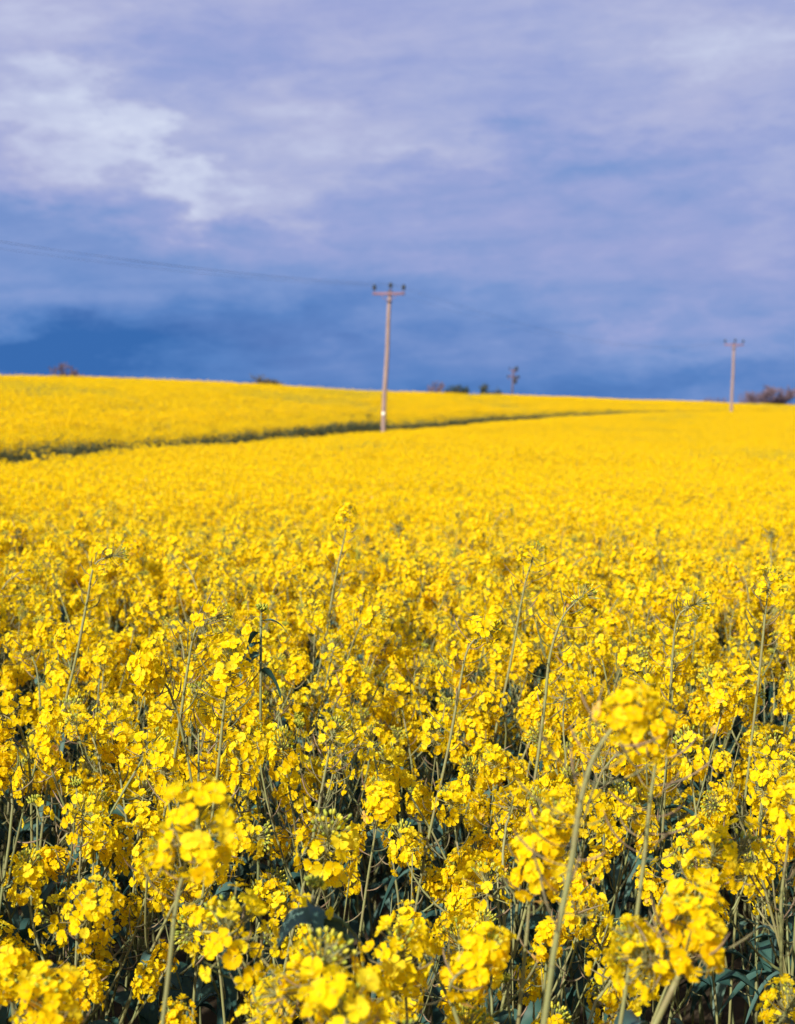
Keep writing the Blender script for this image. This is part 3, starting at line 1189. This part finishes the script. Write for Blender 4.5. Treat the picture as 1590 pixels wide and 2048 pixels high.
crop = bpy.data.objects.new("rapeseed_crop", me)
COL.objects.link(crop)
crop['kind'] = 'stuff'
crop['label'] = 'dense yellow-flowering rapeseed crop covering the field beyond the nearest plants'
crop['category'] = 'rapeseed crop'
ng = bpy.data.node_groups.new("sow_crop", 'GeometryNodeTree')
ng.interface.new_socket('Geometry', in_out='INPUT', socket_type='NodeSocketGeometry')
ng.interface.new_socket('Geometry', in_out='OUTPUT', socket_type='NodeSocketGeometry')
gi = ng.nodes.new('NodeGroupInput')
go = ng.nodes.new('NodeGroupOutput')
ci = ng.nodes.new('GeometryNodeCollectionInfo')
ci.inputs['Collection'].default_value = proto_col
ci.inputs['Separate Children'].default_value = True
ci.inputs['Reset Children'].default_value = True
ip = ng.nodes.new('GeometryNodeInstanceOnPoints')
ip.inputs['Pick Instance'].default_value = True


def named(nm, ty):
    n = ng.nodes.new('GeometryNodeInputNamedAttribute')
    n.data_type = ty
    n.inputs[0].default_value = nm
    return n.outputs[0]


cx = ng.nodes.new('ShaderNodeCombineXYZ')
L_ = ng.links
L_.new(named('rz', 'FLOAT'), cx.inputs[2])
L_.new(gi.outputs[0], ip.inputs['Points'])
L_.new(ci.outputs[0], ip.inputs['Instance'])
L_.new(named('kid', 'INT'), ip.inputs['Instance Index'])
L_.new(cx.outputs[0], ip.inputs['Rotation'])
L_.new(named('sc', 'FLOAT_VECTOR'), ip.inputs['Scale'])
L_.new(ip.outputs[0], go.inputs[0])
md = crop.modifiers.new("sow", 'NODES')
md.node_group = ng

# ------------------------------------------------------------------ power poles
PM = [M_WOOD, M_RUST, M_CERA, M_BLACK, M_PLATE, M_WIRE, M_WOODD]


def gobj(name, geo, parent=None, mats=PM, smooth=True, label=None):
    o = bpy.data.objects.new(name, geo.mesh(name, mats, smooth))
    COL.objects.link(o)
    if parent:
        o.parent = parent
    if label:
        o['label'] = label
    return o


def box(g, c, sx, sy, sz, mat, ang=0.0, bev=.12):
    """box with chamfered long edges"""
    c = Vector(c)
    Rm = Matrix.Rotation(ang, 3, 'Z')
    b = min(sy, sz) * bev
    prof = [(-sy / 2 + b, -sz / 2), (sy / 2 - b, -sz / 2), (sy / 2, -sz / 2 + b), (sy / 2, sz / 2 - b), (sy / 2 - b, sz / 2), (-sy / 2 + b, sz / 2),
            (-sy / 2, sz / 2 - b), (-sy / 2, -sz / 2 + b)]
    vs = []
    for x in (-sx / 2, sx / 2):
        for (y, z) in prof:
            vs.append(tuple(c + Rm @ Vector((x, y, z))))
    fs = [(k, (k + 1) % 8, 8 + (k + 1) % 8, 8 + k) for k in range(8)] + [tuple(reversed(range(8))), tuple(range(8, 16))]
    g.add(vs, fs, mat)


def lathe(g, o, prof, mat, n=14):
    vs, fs = [], []
    for (r, z) in prof:
        for k in range(n):
            a = 2 * PI * k / n
            vs.append((o[0] + r * math.cos(a), o[1] + r * math.sin(a), o[2] + z))
    for i in range(len(prof) - 1):
        for k in range(n):
            k2 = (k + 1) % n
            fs.append((i * n + k, i * n + k2, (i + 1) * n + k2, (i + 1) * n + k))
    fs.append(tuple(range((len(prof) - 1) * n, len(prof) * n)))
    fs.append(tuple(reversed(range(n))))
    g.add(vs, fs, mat)


INS = [(.03, 0), (.085, .01), (.085, .04), (.05, .055), (.09, .075), (.09, .105), (.055, .12), (.085, .14), (.075, .18), (.04, .215), (.012, .23)]


def pole(base, topw, label, arm_ang, plate=True, arm_l=1.87, rbot=.138, rtop=.10, s=1.0, ins_s=1.0):
    """base: ground point; topw: world point of the pole top (just above the crossarm)"""
    e = thing('power_pole', label, 'power pole', base, 'wooden power poles')
    top = topw - base
    g = Geo()
    n = 14
    pts = [top * (i / n) + Vector((.015 * math.sin(i * .9), 0, 0)) for i in range(n + 1)]
    tube(g, pts, rbot, rtop, 0, .5, 14)
    gobj('shaft', g, e)
    A = Vector((math.cos(arm_ang), math.sin(arm_ang), 0))
    off = Vector((A.y, -A.x, 0)) * (rtop + .06)
    if off.y > 0:
        off = -off
    ac = top + off + Vector((0, 0, -.14 * s))
    g = Geo()
    box(g, ac, arm_l, .10, .13 * s, 1, arm_ang)
    tube(g, [ac - off * .3, ac - off * 1.9], .02, .02, 3, .5, 8)
    gobj('crossarm', g, e)
    g = Geo()
    for s_ in (-1, 1):
        tube(g, [ac + A * (s_ * arm_l * .26) + Vector((0, 0, -.06)), top + off * .75 + Vector((0, 0, -.62 * s))], .016, .016, 1, .5, 6)
    gobj('arm_brace', g, e)
    tips = []
    for (q, lift) in ((-.93, .0), (.10, .10), (.93, .0)):
        g = Geo()
        bp = ac + A * (q * arm_l / 2) + Vector((0, 0, .065 * s))
        tube(g, [bp, bp + Vector((0, 0, .16 * s + lift))], .02, .02, 1, .5, 8)
        o = bp + Vector((0, 0, .14 * s + lift))
        lathe(g, o, [(r_ * ins_s, z_ * ins_s) for r_, z_ in INS], 2)
        gobj('insulator', g, e)
        tips.append(base + o + Vector((0, 0, .17 * ins_s)))
    g = Geo()     # black cap / bracket on the pole head
    tube(g, [top + Vector((0, 0, -.18)), top + Vector((0, 0, .05))], rtop + .035, rtop + .02, 3, .5, 12)
    gobj('pole_cap', g, e)
    g = Geo()
    tube(g, [top * .93, top * .93 + Vector((0, 0, .09))], rtop + .03, rtop + .03, 3, .5, 12)
    gobj('steel_band', g, e)
    if plate:
        g = Geo()
        hz = 1.14 + 1.12
        box(g, (top.x * hz / top.z + -.02, -rbot - .012, hz), .17, .02, .19, 4, 0)
        gobj('warning_plate', g, e, label='small pale plate fixed low on the pole')
    return e, tips


line = Vector((40, 91, 0)).normalized()
arm_ang = math.atan2(-line.x, line.y)
b1 = at(765, 868, 80.0)
b1.z = ground(b1.x, b1.y)
t1 = at(780, 583, 80.0)
e1, tips1 = pole(b1, t1, 'nearest wooden power pole standing beside the dark tramline, centre of the field', arm_ang, ins_s=1.3)
b2 = at(1462, 826, 171.0)
b2.z = ground(b2.x, b2.y)
t2 = at(1468, 687, 171.0)
e2, tips2 = pole(b2, t2, 'distant wooden power pole near the bare trees at the right', arm_ang + .15, arm_l=2.2, plate=False, rbot=.19, rtop=.14, s=1.3, ins_s=1.5)

# the pole beyond the crest with crossarms seen nearly end-on
b3 = at(1023, 800, 205.0)
t3 = at(1027, 738, 205.0)
b3.z = ground(b3.x, b3.y)
e3 = thing('power_pole', 'far power pole with stacked fittings showing only its top above the crest', 'power pole', b3, 'wooden power poles')
tp = t3 - b3
g = Geo()
tube(g, [Vector((0, 0, 0)), tp * .5, tp], .15, .11, 6, .5, 12)
gobj('shaft', g, e3)
A3 = R(50)
for (dz_, ln_) in ((-.35, 1.3), (-1.05, 2.4)):
    g = Geo()
    box(g, tp + Vector((.12, -.25, dz_)), ln_, .14, .16, 1, A3)
    gobj('crossarm', g, e3)
for (ox, oz, s_) in ((-.55, .15, 1.3), (.42, .05, 2.6), (-.75, -1.0, 1.6), (.72, -1.05, 1.8), (.1, .1, 1.4)):
    g = Geo()
    o = tp + Vector((ox, -.25, oz - .25))
    lathe(g, o, [(r_ * s_, z_ * s_) for r_, z_ in INS], 2)
    tube(g, [o + Vector((0, 0, -.15)), o], .03, .03, 1, .5, 6)
    tube(g, [o + Vector((0, 0, -.12)), Vector((tp.x, tp.y, o.z - .14))], .03, .03, 1, .5, 6)
    gobj('insulator', g, e3)
g = Geo()
lathe(g, tp + Vector((.33, -.1, -2.05)), [(.16, 0), (.2, .05), (.2, .75), (.16, .82), (.06, .9)], 3)
gobj('cable_box', g, e3)

# wires
SPAN = Vector((b1.x - b2.x, b1.y - b2.y, 0))


def wire(p, q, sag, label, n=40, r=.0042):
    g = Geo()
    pts = []
    for i in range(n + 1):
        t = i / n
        v = p.lerp(q, t)
        v.z -= 4 * sag * t * (1 - t)
        pts.append(v - p)
    tube(g, pts, r, r, 5, .5, 5)
    o = gobj('overhead_wire', g)
    o.location = p
    o['label'] = label
    o['category'] = 'wire'
    o['group'] = 'overhead power wires'


names = ['left', 'middle', 'right']
for i in range(3):
    d = SPAN * 1.02
    q = tips1[i] + d
    q.z = tips1[i].z + .2
    wire(tips1[i], q, 2.15, 'sagging dark wire running from the %s insulator of the nearest pole towards the left edge' % names[i])
    wire(tips1[i], tips2[i], 1.9, 'faint wire between the %s insulators of the nearest and right-hand poles' % names[i], r=.0028)

# ------------------------------------------------------------------ trees on the skyline
def tree_geo(rg, H, spread, levels, trunks, leaf=0, twigs=3, r0=.12, lean=(0, 0), low=.25):
    tg, cg = Geo(), Geo()

    def grow(p, d, L, r, lv):
        n = 3
        pts = [p]
        dd = d.copy()
        for i in range(n):
            dd = (dd + Vector((rg.gauss(0, .13), rg.gauss(0, .13), rg.gauss(.03, .08)))).normalized()
            pts.append(pts[-1] + dd * L / n)
        tgt = tg if lv == levels else cg
        tube(tgt, pts, max(r, .032), max(r * .55, .026), 0, .5, 5 if lv > 1 else 3, cap=False)
        if lv == 0:
            if leaf:
                for q in range(leaf):
                    c = pts[-1] + Vector((rg.gauss(0, .16), rg.gauss(0, .16), rg.gauss(0, .16))) * (H / 5)
                    F = frame_z(Vector((rg.gauss(0, 1), rg.gauss(0, 1), rg.gauss(0, 1))))
                    s_ = rg.uniform(.05, .10) * H / 5
                    cg.add([tuple(c + F @ Vector(v) * s_) for v in ((1, 0, 0), (0, .7, .2), (-1, 0, 0), (0, -.7, .2))], [(0, 1, 2, 3)], 1)
            return
        k = twigs + (1 if rg.random() < .5 else 0)
        for i in range(k):
            t = rg.uniform(low, 1) if i else 1.0
            j = min(n - 1, int(t * n))
            o = pts[j].lerp(pts[j + 1], t * n - j) if t < 1 else pts[-1]
            ph = rg.uniform(0, 2 * PI)
            side = Vector((math.cos(ph), math.sin(ph), rg.uniform(-.1, .5)))
            nd = (dd * (1.0) + side * spread * rg.uniform(.6, 1.2)).normalized()
            grow(o, nd, L * rg.uniform(.60, .80), r * .52, lv - 1)

    for k in range(trunks):
        a = rg.uniform(0, 6.28)
        o = Vector((math.cos(a), math.sin(a), 0)) * (.18 * H * (trunks > 1) * rg.random())
        d = Vector((math.cos(a) * .25 * (trunks > 1) + lean[0], math.sin(a) * .25 * (trunks > 1) + lean[1], 1)).normalized()
        grow(o, d, H * .36, r0, levels)
    return tg, cg


TREE_N = 0


def skyline_tree(name, px, py_top, Y, H, label, cat, seed, bark, group, spread=.7, levels=4, trunks=1, leaf=0, twigs=3, r0=.12, lean=(0, 0), leafmat=None, wide=1.0):
    rg = random.Random(seed)
    t = at(px, py_top, Y)
    base = Vector((t.x, t.y, t.z - H))
    tg, cg = tree_geo(rg, H, spread, levels, trunks, leaf, twigs, r0, lean)
    zmax = max(cg.arrays()[0][:, 2])
    sc = (H) / zmax
    gz = ground(base.x, base.y)
    e = thing(name, label, cat, (base.x, base.y, gz), group)
    zsc = (t.z - gz) / zmax
    A = Matrix.Diagonal((sc * wide, sc * wide, zsc, 1))
    for (nm, gg) in (('trunk', tg), ('crown', cg)):
        v = gg.arrays()[0] * np.array([sc * wide, sc * wide, zsc], dtype=np.float32)
        gg.v = [v]
        o = bpy.data.objects.new(nm, gg.mesh(nm, [bark, leafmat or bark], False))
        COL.objects.link(o)
        o.parent = e


G1 = 'bare trees on the skyline'
G2 = 'bushes peeping over the crest'
skyline_tree('bare_shrub', 133, 724, 150, 4.2, 'bare reddish shrub on the crest at far left, the bigger half of a pair', 'shrub', 11, M_BARK, G2, .6, 5, 2, 0, 3, .05)
skyline_tree('bare_shrub', 149, 728, 152, 3.6, 'thin bare shrub on the crest at far left, the smaller right half of a pair', 'shrub', 12, M_BARK, G2, .5, 4, 1, 0, 3, .05)
skyline_tree('round_bush', 537, 748, 165, 3.4, 'low rounded brownish bush on the crest left of the nearest pole', 'bush', 13, M_BARKG, G2, .8, 4, 4, 8, 4, .06, leafmat=M_BARKG, wide=1.25)
skyline_tree('bare_shrub', 868, 759, 190, 4.2, 'bare pinkish shrub on the crest just right of the nearest pole', 'shrub', 14, M_BARK, G2, .7, 4, 3, 0, 3, .05, wide=.55)
skyline_tree('evergreen_bush', 912, 764, 195, 4.0, 'dark green dense rounded bush on the crest between two scrubby shrubs', 'bush', 15, M_BARKG, G2, .9, 4, 4, 14, 3, .08, leafmat=M_HOLLY, wide=1.0)
skyline_tree('evergreen_bush', 933, 770, 195, 3.3, 'small dark green bush just right of the dense rounded one', 'bush', 16, M_BARKG, G2, .6, 3, 2, 22, 3, .06, leafmat=M_HOLLY, wide=.6)
skyline_tree('windswept_bush', 960, 765, 196, 4.0, 'windswept dark bush leaning right towards the far power pole', 'bush', 17, M_BARKG, G2, .45, 4, 2, 9, 3, .08, (.8, 0), leafmat=M_HOLLY, wide=.95)
skyline_tree('bare_tree', 1518, 768, 300, 9.0, 'bare round-crowned tree on the skyline, left of the big pair at right', 'tree', 21, M_BARK, G1, .62, 5, 1, 0, 4, .2, wide=1.1)
skyline_tree('bare_tree', 1531, 768, 302, 9.2, 'bare round-crowned tree on the skyline, right of the big pair at right', 'tree', 22, M_BARK, G1, .62, 5, 1, 0, 4, .2, wide=1.1)
skyline_tree('bare_tree', 1546, 788, 300, 7.0, 'low bare tree at the right end of the skyline trees', 'tree', 23, M_BARK, G1, .7, 5, 1, 0, 3, .15, wide=.45)
skyline_tree('bare_tree', 1484, 778, 310, 7.6, 'small thin bare tree just right of the distant pole', 'tree', 24, M_BARK, G1, .55, 4, 1, 0, 3, .12, wide=.7)
skyline_tree('bare_shrub', 1436, 793, 280, 5.2, 'lowest bare shrub just left of the distant pole', 'shrub', 25, M_BARK, G2, .8, 4, 3, 0, 3, .06, wide=1.0)
